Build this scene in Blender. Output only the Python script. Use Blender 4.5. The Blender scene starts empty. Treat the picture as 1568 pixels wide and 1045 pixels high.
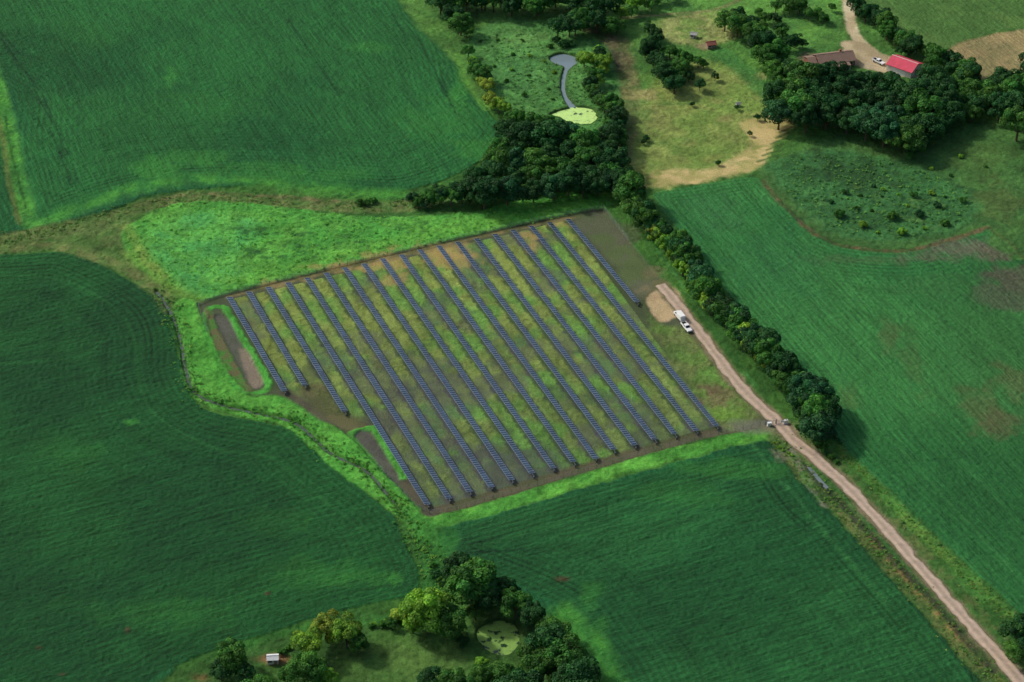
import bpy, math, random
import numpy as np
from mathutils import Vector, Matrix
random.seed(7); rng=np.random.default_rng(7)
S=bpy.context.scene
# ------------------------------------------------------------ survey camera
F=3431.0; H=470.0; TH=math.radians(36.4); RO=math.radians(1.24)
fw=np.array([0,math.cos(TH),-math.sin(TH)]); X0=np.array([1.,0,0]); U0=np.array([0,math.sin(TH),math.cos(TH)])
rt=math.cos(RO)*X0+math.sin(RO)*U0; up=-math.sin(RO)*X0+math.cos(RO)*U0
def G(x,y,z=0.0):
    d=fw*F+rt*(x-784)+up*(522.5-y); t=(H-z)/-d[2]
    return np.array([d[0]*t,d[1]*t])
def ppm(x,y):
    d=fw*F+rt*(x-784)+up*(522.5-y); return -d[2]/H
cam=bpy.data.cameras.new("camera"); co=bpy.data.objects.new("camera",cam); S.collection.objects.link(co)
M=Matrix.Identity(4)
for i in range(3):
    M[i][0]=rt[i]; M[i][1]=up[i]; M[i][2]=-fw[i]
M[2][3]=H
co.matrix_world=M; cam.sensor_width=36; cam.lens=36*F/1568; cam.clip_start=1; cam.clip_end=30000
S.camera=co
# ------------------------------------------------------------ light
SUN_DIR=Vector((-0.80,0.42,0)).normalized(); EL=math.radians(40)
sd=Vector((SUN_DIR.x*math.cos(EL),SUN_DIR.y*math.cos(EL),math.sin(EL)))
sl=bpy.data.lights.new("sun","SUN"); sl.energy=3.2; sl.angle=math.radians(5); sl.color=(1,0.95,0.84)
so=bpy.data.objects.new("sun",sl); S.collection.objects.link(so); so.rotation_euler=sd.to_track_quat('Z','Y').to_euler()
w=bpy.data.worlds.new("World"); S.world=w; w.use_nodes=True; nt=w.node_tree
sky=nt.nodes.new("ShaderNodeTexSky"); sky.sky_type='NISHITA'; sky.sun_disc=False; sky.sun_elevation=EL
sky.sun_rotation=math.atan2(sd.x,sd.y); sky.air_density=1.0; sky.dust_density=4.0
nt.links.new(sky.outputs[0],nt.nodes["Background"].inputs[0]); nt.nodes["Background"].inputs[1].default_value=0.15
S.view_settings.view_transform='Standard'; S.view_settings.look='None'; S.view_settings.exposure=0
# ------------------------------------------------------------ helpers
def lin(c):
    c=np.array(c,float)/255.; return np.where(c<=0.04045,c/12.92,((c+0.055)/1.055)**2.4)
GAIN=np.array([1.0,0.99,0.80])
def sm(pts,closed=True,n=5):
    P=[np.array(p,float) for p in pts]; N=len(P); out=[]
    rngi=range(N if closed else N-1)
    for i in rngi:
        if closed: a,b,c,d=P[i-1],P[i],P[(i+1)%N],P[(i+2)%N]
        else: a,b,c,d=P[max(i-1,0)],P[i],P[i+1],P[min(i+2,N-1)]
        for k in range(n):
            t=k/n; out.append(0.5*((2*b)+(c-a)*t+(2*a-5*b+4*c-d)*t*t+(3*b-a-3*c+d)*t**3))
    if not closed: out.append(P[-1])
    return out
def W(pts): return np.array([G(p[0],p[1]) for p in pts])
TAB=[rng.random((256,256)).astype(np.float32) for _ in range(8)]
def vn(x,y,s=0):
    T=TAB[s%8]; xi=np.floor(x); yi=np.floor(y); fx=(x-xi).astype(np.float32); fy=(y-yi).astype(np.float32)
    xi=xi.astype(np.int64)&255; yi=yi.astype(np.int64)&255; x1=(xi+1)&255; y1=(yi+1)&255
    fx=fx*fx*(3-2*fx); fy=fy*fy*(3-2*fy)
    return (T[xi,yi]*(1-fx)+T[x1,yi]*fx)*(1-fy)+(T[xi,y1]*(1-fx)+T[x1,y1]*fx)*fy
def fbm(x,y,sc,o=4,s=0,g=0.55):
    r=0;a=1;t=0;x=x/sc;y=y/sc
    for i in range(o):
        r=r+a*vn(x+17.3*i,y+9.1*i,s+i); t+=a; a*=g
        x,y=(x*1.6-y*1.2),(x*1.2+y*1.6)
    return r/t
def ss(e0,e1,v):
    t=np.clip((v-e0)/(e1-e0),0,1); return t*t*(3-2*t)
# ------------------------------------------------------------ grid
ST=0.40
def axis(a,b):
    m=np.arange(a,b,ST); L=[];R=[];s=ST;p=a;q=m[-1]
    while p>a-7000:
        s*=1.16; p-=s; q+=s; L.append(p); R.append(q)
    return np.concatenate([np.array(L[::-1]),m,np.array(R)])
xs=axis(-244,256); ys=axis(446,925)
NX,NY=len(xs),len(ys)
GX,GY=np.meshgrid(xs,ys); PX=GX.ravel(); PY=GY.ravel(); NP=len(PX)
C=np.zeros((NP,3),np.float32); Z=np.zeros(NP,np.float32); K=np.zeros((NP,3),np.float32)  # K: NS crop, EW crop, rough
n4=fbm(PX,PY,5,4,0)-0.5; n1=fbm(PX,PY,1.6,3,3)-0.5; n20=fbm(PX,PY,22,4,2)-0.5; n60=fbm(PX,PY,70,4,5)-0.5
RT,RB=G(440,433,1.5),G(655,775,1.5); D=(RB-RT)/np.linalg.norm(RB-RT); NV=np.array([-D[1],D[0]])
if NV[0]<0: NV=-NV
UU=PX*NV[0]+PY*NV[1]; VV=PX*D[0]+PY*D[1]
def segd(P,x,y,closed):
    d=np.full(len(x),1e9,np.float32); N=len(P)
    for i in range(N if closed else N-1):
        a=P[i];b=P[(i+1)%N]; ab=b-a; l=ab@ab
        if l<1e-9: continue
        t=np.clip(((x-a[0])*ab[0]+(y-a[1])*ab[1])/l,0,1)
        d=np.minimum(d,(x-a[0]-t*ab[0])**2+(y-a[1]-t*ab[1])**2)
    return np.sqrt(d)
def inside(P,x,y):
    r=np.zeros(len(x),bool); N=len(P)
    for i in range(N):
        a=P[i];b=P[(i+1)%N]
        if a[1]==b[1]: continue
        c=((a[1]>y)!=(b[1]>y))&(x<(b[0]-a[0])*(y-a[1])/(b[1]-a[1])+a[0]); r^=c
    return r
def put(ix,m,col,col2,ns,h,crop,op):
    m=(m*op).astype(np.float32)
    c=lin(col)*GAIN*np.ones((len(ix),1))
    if col2 is not None:
        q=ss(0.38,0.62,fbm(PX[ix],PY[ix],ns,4,6))[:,None]; c=c*(1-q)+lin(col2)*GAIN*q
    C[ix]=C[ix]*(1-m[:,None])+c*m[:,None]
    if h is not None: Z[ix]=Z[ix]*(1-m)+h*m
    if crop is not None:
        k=np.zeros(3,np.float32)
        if crop>=0: k[crop]=1
        K[ix]=K[ix]*(1-m[:,None])+k*m[:,None]
def poly(px,col,col2=None,soft=0.7,amp=2.0,ns=10,h=None,crop=None,op=1,smooth=True,fine=1.0):
    P=W(sm(px) if smooth else px); mg=soft+amp+3
    ix=np.nonzero((PX>P[:,0].min()-mg)&(PX<P[:,0].max()+mg)&(PY>P[:,1].min()-mg)&(PY<P[:,1].max()+mg))[0]
    x=PX[ix];y=PY[ix]; d=segd(P,x,y,True); d=np.where(inside(P,x,y),d,-d)
    dd=d+amp*n4[ix]+fine*n1[ix]
    put(ix,ss(-soft,soft,dd),col,col2,ns,h,crop,op)
    return ix,d
def line(px,wd,col,col2=None,soft=0.6,amp=1.2,ns=6,h=None,crop=None,op=1,smooth=True,closed=False,fine=1.0):
    P=W(sm(px,closed) if smooth else px); mg=wd+soft+amp+2
    ix=np.nonzero((PX>P[:,0].min()-mg)&(PX<P[:,0].max()+mg)&(PY>P[:,1].min()-mg)&(PY<P[:,1].max()+mg))[0]
    d=segd(P,PX[ix],PY[ix],closed)
    put(ix,ss(-soft,soft,wd/2-d+amp*n4[ix]+fine*n1[ix]),col,col2,ns,h,crop,op)
def blob(cx,cy,rx,ry,col,op=0.6,col2=None,rag=1.0,h=None,crop=None,ns=6):
    c=G(cx,cy); k=ppm(cx,cy); a=rx/k; b=ry/(k*0.6)
    ix=np.nonzero((abs(PX-c[0])<a*2)&(abs(PY-c[1])<b*2))[0]
    r=np.sqrt(((PX[ix]-c[0])/a)**2+((PY[ix]-c[1])/b)**2)
    put(ix,ss(1.35,0.35,r+rag*(n4[ix]*1.2+n20[ix])),col,col2,ns,h,crop,op)
def carve(px,wd,dep,closed=False,filled=False):
    P=W(sm(px,closed)); mg=wd+3
    ix=np.nonzero((PX>P[:,0].min()-mg)&(PX<P[:,0].max()+mg)&(PY>P[:,1].min()-mg)&(PY<P[:,1].max()+mg))[0]
    d=segd(P,PX[ix],PY[ix],closed)
    if filled: d=np.where(inside(P,PX[ix],PY[ix]),-d,d)
    m=ss(wd,0,d) if not filled else ss(wd/2,-wd/2,d)
    Z[ix]=Z[ix]*(1-m)-dep*m

# ---- base: crop patchwork
ci=np.floor(UU/310).astype(int); cj=np.floor(VV/390).astype(int)
hsh=((ci*73856093)^(cj*19349663))%97/97.
base=lin((17,80,44)); C[:]=(base*GAIN)[None,:]*(0.8+0.5*hsh[:,None]); Z[:]=0.8; K[:,0]=1
def crop(px,c1,c2,k,h=0.8,tr=1.0,**kw):
    ix,d=poly(px,c1,c2,ns=55,h=h,crop=k,soft=0.5,amp=1.2,**kw)
    m=(d>0)
    vis=ss(.35,.65,fbm(PX[ix],PY[ix],30,3,4))
    s=1+0.17*np.sin(d*2*np.pi/2.3+n20[ix]*2)*np.exp(-np.maximum(d,0)/40)+0.06*np.sin(d*2*np.pi/9)*np.exp(-np.maximum(d,0)/45)
    for d0,a in ((8.6,.36),(10.4,.36),(24,.26),(25.8,.26),(40,.18),(41.8,.18)):
        s=s-tr*a*np.exp(-((d-d0+n20[ix]*1.5)/.40)**2)*vis
    s=s+tr*.20*np.exp(-((d-16+n20[ix]*3)/1.1)**2)*(1-vis)
    q=UU[ix] if k==0 else VV[ix]; v2=ss(.44,.62,fbm(PX[ix],PY[ix],26,3,1))
    for o_ in (0,1.9): s=s-tr*.20*np.exp(-((((q+o_+n20[ix]*.6)%27.)-13)/.38)**2)*v2*(d>12)
    s=s+.10*np.sin(q*2*np.pi/2.4+n20[ix]*3)*ss(.36,.6,fbm(PX[ix],PY[ix],34,2,6))*ss(6,20,d)
    C[ix]=np.where(m[:,None],C[ix]*s[:,None],C[ix])
    return ix,d
poly([(-120,385),(0,372),(110,345),(230,300),(420,280),(600,285),(760,200),(690,60),(650,-120),(2000,-160),(2000,300),(1560,400),(1300,395),(1180,300),(1010,300),(1260,660),(1600,930),(1800,1130),(1560,1110),(1230,740),(1180,670),(680,810),(690,900),(900,960),(980,1150),(150,1160),(280,1010),(640,900),(600,790),(440,660),(300,630),(255,500),(130,405),(-120,405)],(60,112,40),(48,98,36),crop=2,h=0.35,smooth=False,ns=14)
# F1 top-left
crop([(-300,140),(-2,130),(24,230),(48,318),(66,338),(120,318),(190,296),(260,282),(340,278),(430,281),(520,292),(600,296),(660,284),(720,258),(762,226),(772,200),(745,172),(712,130),(700,80),(676,34),(652,-10),(640,-220),(-300,-220)],(19,86,44),(28,98,47),0)
crop([(-300,240),(-10,236),(14,290),(32,330),(14,352),(-20,362),(-300,380)],(15,74,38),(20,84,42),0)
# F2 lower left
crop([(-300,392),(0,392),(90,388),(140,402),(200,432),(246,466),(268,510),(272,570),(294,612),(330,636),(400,648),(446,662),(480,698),(540,742),(596,790),(622,840),(640,880),(630,912),(560,928),(470,950),(380,982),(300,1008),(225,1048),(150,1100),(50,1300),(-300,1300)],(16,72,37),(22,85,40),1)  # darker greens: vignette at the lower left put into the crop colour
# F3 lower right
crop([(668,822),(700,812),(850,768),(1000,727),(1100,702),(1172,690),(1200,712),(1236,765),(1290,812),(1330,858),(1400,936),(1468,1020),(1530,1100),(1640,1230),(1000,1240),(952,1060),(905,990),(868,940),(812,908),(740,880),(690,860)],(20,80,42),(28,93,47),1)
# F4 right
crop([(1002,302),(1060,287),(1150,272),(1176,292),(1232,352),(1290,380),(1380,388),(1450,372),(1510,352),(1545,368),(1600,420),(2100,480),(2100,1400),(1760,1120),(1640,1010),(1540,920),(1450,836),(1370,758),(1300,694),(1240,600),(1130,470),(1062,380)],(38,110,56),(48,118,58),0,h=0.35,tr=.7)
poly([(1350,700),(1568,640),(2100,600),(2100,1400),(1640,1030),(1500,880)],(28,88,43),soft=25,amp=20,op=0.7)  # soft darker overlay: vignette toward the lower-right corner put into the crop colour
poly([(1500,400),(2100,380),(2100,700),(1500,640)],(44,96,48),soft=18,amp=25,op=0.6)
for a in [(1480,378,60,16,(92,98,84),.9),(1415,395,45,8,(86,98,78),.75),(1520,385,24,12,(92,88,78),.7),(1545,455,45,28,(74,88,70),.8),(1560,430,30,16,(84,86,74),.7),(1320,400,60,7,(70,102,64),.5),(1400,560,22,60,(68,98,54),.45),(1500,620,30,36,(84,94,60),.5),(1550,590,25,30,(88,94,62),.5),(1300,610,18,25,(72,102,54),.5),(1420,440,50,18,(52,110,58),.5),(1080,330,50,30,(52,118,68),.6),(1535,650,30,18,(90,88,64),.55),(1450,500,60,40,(46,110,54),.5),(1180,420,60,50,(44,116,66),.5),(1490,800,60,60,(30,94,46),.4),(1360,520,14,22,(86,98,62),.4)]:
    blob(*a[:5],op=a[5],rag=1.6)
for o in range(-6,9):
    line([(1030+o*26,300-o*2),(1300+o*34,640-o*3),(1560+o*40,930)],.9,(58,130,70) if o%2 else (28,92,48),soft=.7,amp=1.2,op=.34)
# F1 details
line([(60,345),(130,318),(220,288),(330,277),(430,283),(520,294),(610,300)],6,(64,144,46),(42,118,46),soft=4,amp=4,crop=2,h=.5,op=.85)
for a in [(235,262,38,16,.65),(300,245,50,12,.45),(262,118,16,16,.55),(400,262,90,14,.4),(500,270,60,10,.3),(680,190,60,34,.3),(730,235,30,14,.4),(565,75,26,10,.35),(700,140,12,26,.6),(330,170,90,30,.12),(120,60,50,30,.12)]:
    blob(*a[:4],(52,134,50),op=a[4],rag=1.5)
for a in [(200,650,18,8,.8),(610,890,18,10,.6),(560,890,60,14,.3),(250,940,120,18,.22),(500,880,80,22,.25),(1120,720,80,12,.35),(1040,760,80,16,.22),(900,920,24,26,.4),(920,1000,18,46,.5),(120,700,60,22,.15),(430,800,60,20,.15)]:
    blob(*a[:4],(50,128,46),op=a[4],rag=1.4)
for pts in [[(600,22),(622,62)],[(58,150),(80,190)],[(92,235),(108,285)],[(78,205),(96,245)],[(440,30),(520,150)],[(640,60),(700,180)],[(0,60),(60,140)],[(0,50),(30,86)],[(66,150),(104,240)],[(700,850),(800,845)]]:
    line(pts,0.8,(8,44,30),soft=.4,amp=.8,op=.6,smooth=False)
for pts in [[(0,425),(90,430),(170,470),(205,520),(215,590),(240,640),(330,690),(420,705),(470,750),(560,820)],[(0,560),(120,550),(160,520)],[(20,60),(140,140),(300,210),(460,250),(600,262),(690,235)],[(740,840),(900,790),(1080,745),(1170,725)],[(870,985),(820,925),(720,880)],[(640,40),(690,120),(720,190)],[(1150,720),(1240,800),(1330,900),(1440,1045)],[(600,180),(660,150),(720,200)],[(0,250),(60,290),(130,300)]]:
    line(pts,.9,(38,110,52),soft=.8,amp=1.5,op=.4)
for a in [(862,890,12,4),(95,1036,8,3),(318,1030,8,3),(195,968,4,4),(60,995,5,2),(410,912,4,2)]:
    blob(*a,(72,62,45),op=.8)
# left grassed waterway
line([(-30,60),(5,170),(22,260),(45,345)],7,(66,140,46),(48,118,44),soft=1.5,crop=2,h=.3)
line([(-20,120),(4,210),(14,280),(30,345)],2.0,(92,110,54),soft=.8,op=.8)
line([(8,180),(20,245),(40,320)],0.8,(24,66,28),soft=.4,op=.7)
# ditch band
line([(-80,388),(0,372),(100,350),(170,333),(240,312),(300,304),(370,306),(450,311),(540,318),(620,316),(680,300)],8,(74,112,50),(94,112,62),soft=1.5,amp=3,ns=4,h=.2,crop=2)
line([(-80,384),(0,380),(90,362),(180,336),(250,306),(330,298),(430,303),(540,313)],1.8,(116,114,76),(60,94,42),soft=1,amp=2,ns=3,op=.9)
line([(-80,396),(60,378),(130,388),(190,412),(240,445),(262,475)],6.5,(82,112,54),(102,114,66),soft=1.5,amp=3,ns=4,op=.9)
poly([(60,360),(150,338),(230,312),(200,345),(190,372),(215,410),(250,445),(190,405),(120,380)],(90,114,60),(72,108,48),soft=1.5,amp=3,op=.8,ns=4)
# meadow
mead=[(186,362),(226,330),(280,312),(350,310),(430,318),(520,330),(620,334),(720,326),(800,308),(860,296),(915,298),(935,318),(865,332),(700,368),(520,408),(350,448),(302,460),(262,440),(212,410)]
poly(mead,(84,160,56),(64,144,50),crop=2,h=.5,ns=9,soft=1)
poly([(225,370),(260,335),(330,328),(395,345),(372,385),(378,425),(320,448),(288,448),(262,420)],(66,156,78),(82,164,66),soft=4,amp=4,op=.8,ns=10)
line([(200,390),(250,432),(300,462)],5,(98,140,50),soft=3,amp=3,op=.7)
line([(195,350),(215,385),(250,425)],4,(124,142,62),(94,134,52),soft=2,amp=3,op=.6)
for _ in range(60):
    t=random.random(); x=370+t*200+random.uniform(-8,8); y=350+random.uniform(0,46)+t*18-abs(t-.3)*10
    blob(x,y,random.uniform(4,10),random.uniform(2,4),(40,98,46),op=.65,rag=2)
for _ in range(46):
    x=random.uniform(560,860); y=326+(860-x)*0.07+random.uniform(-8,26)
    blob(x,y,random.uniform(4,9),random.uniform(2,4),(52,120,44),op=.5,rag=2)
line([(345,436),(520,396),(700,355),(860,318),(925,304)],7,(102,168,52),(80,152,48),soft=4,amp=4,op=.75)
# bank grass left of site
poly([(262,470),(300,462),(318,520),(345,572),(380,606),(450,612),(500,645),(560,690),(610,740),(650,785),(668,820),(640,830),(590,775),(530,735),(480,690),(440,655),(380,642),(318,622),(285,590),(274,530)],(66,146,44),(80,158,50),soft=1,crop=2,h=.45,ns=7)
line([(640,800),(700,793),(850,750),(1000,706),(1100,680),(1190,664)],6.0,(84,160,50),(64,140,44),soft=1.5,amp=2.5,crop=2,h=.4)
# ------------------------------------------------ solar site
site=[(302,466),(352,450),(520,408),(700,366),(868,329),(925,320),(962,368),(1004,420),(1056,478),(1102,540),(1150,598),(1184,640),(1172,655),(1100,668),(1000,693),(850,738),(700,783),(658,790),(636,775),(600,735),(560,690),(510,650),(470,618),(430,604),(385,606),(345,570),(318,520)]
poly(site,(76,86,68),(68,82,58),soft=.5,amp=.8,smooth=False,h=0.0,crop=-1,ns=12)
arr=[(358,458),(868,338),(1100,652),(658,780),(562,650),(437,602)]
P=W(arr); ix=np.nonzero((PX>P[:,0].min())&(PX<P[:,0].max())&(PY>P[:,1].min())&(PY<P[:,1].max()))[0]
ix=ix[inside(P,PX[ix],PY[ix])]
us=[];tops=[(350,455),(381,447),(410,440),(440,433),(469,426),(498,418),(527,410),(557,404),(586,396),(615,390),(645,382),(674,376),(703,370),(731,365),(760,358),(787,352),(813,346),(840,341),(868,336)]
bots=[(437,600),(467,592),(532,632),(655,775),(690,765),(722,755),(752,747),(785,737),(817,728),(850,718),(882,710),(912,703),(943,691),(975,683),(1005,676),(1035,668),(1067,662),(1098,655),(975,465)]
for t,b in zip(tops,bots):
    a=G(*t,1.5);c=G(*b,1.5); us.append(((a+c)/2)@NV)
pf=np.polyfit(range(19),us,1); SP,OFF=pf[0],pf[1]
print("row spacing",SP,"dir",D)
ph=((UU[ix]-OFF)/SP)%1.0
grs=ss(0.18,0.36,ph+n1[ix]*.3)*ss(0.92,0.74,ph+n1[ix]*.3)
vmin,vmax=VV[ix].min(),VV[ix].max(); tv=(VV[ix]-vmin)/(vmax-vmin); tu=(UU[ix]-UU[ix].min())/(UU[ix].max()-UU[ix].min())
patch=fbm(PX[ix],PY[ix],16,4,1); p2=fbm(UU[ix]*1.6,VV[ix]*.45,5,4,4)
dry=ss(.22,.54,patch+0.24*(0.5-tv)+0.24*(tu-.4))
g1=lin((126,142,62))*(1-tv[:,None])+lin((100,120,62))*tv[:,None]
g1=g1*(0.68+0.64*p2[:,None]); gg=lin((90,142,56)); q=ss(.46,.70,fbm(PX[ix],PY[ix],13,3,7)+.16*(tu-.5))[:,None]*.8; g1=g1*(1-q)+gg*q
soil=lin((62,72,66))*(1-dry[:,None])+lin((68,90,56))*dry[:,None]
q=ss(.50,.70,fbm(PX[ix],PY[ix],13,3,2)+.10*(tv-.3))[:,None]; soil=soil*(1-q)+lin((76,80,82))*q; dk=(1-.45*q[:,0])
m=(grs*np.clip(dry*.8+.42,0,1)*dk)[:,None]
C[ix]=(soil*(1-m)+g1*m)*GAIN*np.array([.97,1.02,1.15]); Z[ix]=0.12*m[:,0]; K[ix,2]=m[:,0]*.8
for a in [(520,412,40,6),(560,408,40,7),(600,398,36,9),(650,388,40,10),(700,380,32,12),(800,362,20,10),(815,372,10,14),(690,398,26,14),(600,430,18,12),(420,436,24,5),(470,428,20,5),(850,342,20,6)]:
    blob(*a,(172,150,92),op=.55,rag=2.4,crop=-1)
line([(350,455),(520,413),(700,371),(868,335),(925,328)],1.8,(134,122,84),(98,100,64),soft=.8,amp=1.5,op=.9,crop=-1)
line([(306,468),(352,452),(520,410),(700,368),(868,331),(922,322)],.8,(48,58,34),soft=.4,amp=.6,op=.8)
for a in [(630,550,12,8),(660,600,20,14),(700,640,26,18),(620,600,20,14),(590,640,26,20),(750,700,28,12),(530,450,16,8),(735,440,16,10),(720,500,24,10),(870,540,20,8),(760,560,18,12),(690,680,20,12),(800,640,20,12),(560,560,20,14)]:
    blob(*a,(76,76,84),op=.48,rag=2)
line([(655,783),(700,775),(850,730),(1000,686),(1100,661),(1175,648)],4.0,(90,86,70),(78,84,58),soft=1,amp=1.5,ns=4,crop=-1,h=0)
line([(440,602),(500,640),(530,650),(575,660),(600,700),(640,765),(660,785)],4.5,(76,76,66),(88,86,74),soft=1.2,amp=2,ns=4,crop=-1,h=0)
poly([(455,595),(495,590),(520,625),(560,650),(530,660),(480,625)],(98,98,68),(82,90,56),soft=1.5,amp=3,op=.9,ns=5)
poly([(880,338),(925,325),(960,372),(1004,424),(985,452),(970,450),(930,395)],(88,96,78),(82,100,64),soft=2,amp=3,ns=8,crop=-1)
poly([(985,470),(1010,495),(1050,505),(1085,545),(1150,620),(1165,645),(1110,655),(1060,600),(1010,530)],(88,122,54),(94,112,62),soft=2,amp=4,ns=9,crop=2,h=.1)
for a in [(1100,610,22,20,(116,104,80),.7),(1085,590,10,14,(118,104,82),.6),(1110,635,24,10,(100,146,48),.8),(1090,575,20,12,(84,140,50),.7),(1010,420,20,12,(118,110,88),.6),(960,360,18,22,(90,90,80),.5),(1040,540,22,18,(76,122,50),.5),(990,440,20,14,(126,116,92),.7)]:
    blob(*a[:5],op=a[5],rag=2)
poly([(988,462),(1002,446),(1022,438),(1040,452),(1048,470),(1032,488),(1008,492)],(186,164,134),(172,150,120),soft=.8,amp=2,ns=5,crop=-1,h=0.02)
# basins
line([(318,476),(346,474),(372,520),(412,590),(372,600),(340,560),(316,510)],2.2,(64,152,48),soft=.6,amp=1,closed=True,crop=2,h=.3)
poly([(314,482),(322,476),(352,530),(386,592),(376,600),(340,558)],(98,98,68),(64,124,44),soft=.8,amp=1.5,ns=3)
line([(346,474),(372,520),(412,588)],2.8,(64,156,50),soft=.6,amp=1,crop=2,h=.3)
poly([(328,487),(348,485),(364,516),(384,548),(402,586),(384,592),(358,548)],(88,90,88),(80,88,80),soft=.6,amp=1,ns=6,crop=-1,h=-.5)
poly([(366,535),(380,540),(400,578),(396,590),(384,590)],(132,120,112),soft=.9,amp=2,op=.85)
line([(540,663),(572,656),(618,732)],2.6,(66,150,48),soft=.6,amp=1,crop=2,h=.3,smooth=False)
poly([(542,668),(566,662),(592,700),(610,730),(600,736),(570,705)],(74,76,76),(86,88,86),soft=.6,amp=1,ns=5,crop=-1,h=-.5)
line([(536,664),(572,706),(600,742),(640,780)],1.6,(66,144,48),soft=.6,amp=1,op=.9)
# creek
creek=[(240,446),(262,478),(276,520),(286,572),(300,602),(340,620),(400,634),(450,646),(482,672),(510,696),(560,720),(590,752),(614,782),(634,826),(660,858),(672,905),(700,925)]
line(creek,2.0,(38,78,32),(68,106,48),soft=1,amp=1.5,ns=4,op=.75)
carve(creek,1.6,0.8)
poly([(610,775),(660,800),(700,818),(690,870),(700,905),(640,915),(650,860)],(50,122,42),(36,104,38),soft=2,amp=3,op=.7,crop=2,h=.4)
# bottom lawn + woods floor
poly([(230,1060),(320,1015),(430,975),(560,948),(640,925),(700,915),(800,925),(850,960),(900,1005),(950,1080),(950,1200),(150,1200)],(50,94,38),(62,106,42),soft=2,amp=3,crop=2,h=.2,ns=16)
poly([(510,1000),(600,985),(680,985),(720,1010),(660,1050),(520,1080)],(66,106,44),(78,116,50),soft=3,amp=3,h=.05,op=.9)
blob(418,1010,24,8,(146,98,76),op=.75,crop=-1,h=0); blob(310,1040,16,8,(112,84,54),op=.7)
line([(340,1000),(450,968),(600,948)],3,(44,116,40),soft=2,amp=3,op=.6)
line([(862,940),(905,985),(945,1060)],7,(62,138,44),(48,120,44),soft=3,amp=3,op=.8)
# ------------------------------------------------ gravel road verge
road=[(1012,436),(1030,458),(1052,486),(1086,530),(1132,590),(1186,642),(1216,674),(1262,712),(1322,772),(1400,860),(1478,948),(1560,1040),(1640,1130),(1800,1310)]
verge=[(1190,672),(1230,722),(1290,782),(1340,842),(1400,905),(1470,985),(1540,1070),(1640,1190)]
line(verge,6.5,(94,108,58),(66,98,48),soft=1.5,amp=3,ns=5,crop=2,h=.2)
line([(1330,820),(1400,900),(1470,975),(1560,1075)],2.2,(146,118,72),(98,114,54),soft=1,amp=2,ns=5,op=.85)
line([(1216,700),(1270,755),(1310,795),(1360,850),(1440,935),(1520,1030)],2.6,(52,60,50),(44,72,38),soft=.8,amp=1.5,ns=4,op=.85)
line([(1212,690),(1236,738),(1262,778)],2.5,(118,122,106),(72,118,56),soft=1,amp=2,ns=3)
line([(1244,664),(1300,706),(1360,768),(1440,846),(1520,922),(1600,1000),(1800,1200)],4.0,(66,122,46),(84,130,50),soft=1.5,amp=2,ns=6,crop=2,h=.25)
line([(1230,668),(1290,718),(1350,776),(1430,862),(1510,950),(1600,1048)],3.5,(82,104,54),(56,102,42),soft=1.2,amp=2,ns=4)
line(road,6.2,(122,112,94),(98,102,70),soft=1,amp=1.6,ns=3,crop=-1,h=0.0)
blob(1150,655,40,10,(112,116,108),op=.7,crop=-1); blob(1200,700,20,8,(122,124,110),op=.6,rag=2); blob(1205,660,26,12,(136,124,106),op=.6)
# ------------------------------------------------ hill country top right
poly([(700,-60),(1900,-140),(1900,240),(1568,330),(1470,300),(1350,250),(1220,240),(1160,268),(1060,284),(985,292),(950,240),(860,190),(760,170),(705,110)],(74,124,50),(62,112,46),soft=2,amp=3,h=.2,crop=2,ns=14)
poly([(958,205),(990,150),(1020,110),(1100,95),(1170,140),(1200,190),(1160,248),(1085,272),(985,288),(948,250)],(106,136,60),(124,142,72),soft=3,amp=5,h=.1,ns=12)
poly([(975,288),(1010,262),(1080,262),(1130,240),(1150,215),(1135,195),(1155,180),(1218,186),(1200,204),(1172,240),(1160,258),(1070,280)],(198,176,128),(170,160,104),soft=2,amp=5,h=.05,crop=-1,ns=6,op=.92)
for _ in range(40): 
    t=random.random(); blob(985+t*190+random.uniform(-8,8),278-t*50+random.uniform(-12,8),random.uniform(5,14),random.uniform(2,5),(126,142,70),op=.6,rag=2.2)
for i in range(7):
    line([(1160+i*7,248-i*9),(1188+i*5,240-i*9)],1.0,(64,96,44),soft=.5,amp=1,smooth=False,op=.8)
line([(945,60),(960,110),(962,160),(955,205),(945,245)],9,(108,108,70),(84,102,56),soft=2,amp=5,ns=6,op=.9)
line([(900,40),(940,70),(955,105)],8,(92,88,66),(70,88,50),soft=2,amp=4,ns=5,op=.8)
blob(940,95,10,14,(60,56,50),op=.8); blob(1000,180,24,28,(132,138,82),op=.5,rag=2)
for _ in range(26): blob(random.uniform(975,1180),random.uniform(110,250),random.uniform(8,26),random.uniform(4,9),random.choice([(144,148,86),(84,130,54),(96,138,56),(160,154,100)]),op=.5,rag=2)
line([(1215,188),(1262,192),(1310,200),(1335,212)],2.2,(122,100,74),soft=.8,amp=1,op=.9)
poly([(716,62),(770,30),(840,36),(920,66),(944,120),(946,170),(906,200),(850,186),(780,166),(724,112)],(78,136,66),(64,120,56),soft=2,amp=3,h=.4,crop=2,ns=7)
blob(790,110,50,30,(68,130,68),op=.6); blob(800,60,40,16,(98,144,74),op=.5)
line([(745,170),(715,128),(700,84)],3,(88,152,54),soft=1.5,amp=2,op=.8)
poly([(1000,-40),(1290,-60),(1300,20),(1240,70),(1190,100),(1150,100),(1110,60),(1010,40)],(84,140,54),(70,124,52),soft=2,amp=3,h=.1,ns=14)
poly([(1000,36),(1060,20),(1120,20),(1140,50),(1090,68),(1030,66)],(140,146,90),(112,138,68),soft=2.5,amp=4,op=.85,ns=6)
line([(955,28),(1030,22),(1100,14),(1150,-10)],2.2,(128,128,88),soft=1,amp=1,op=.7)
line([(1105,80),(1150,120),(1180,150)],9,(54,118,52),soft=2,amp=2,op=.7)
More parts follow.
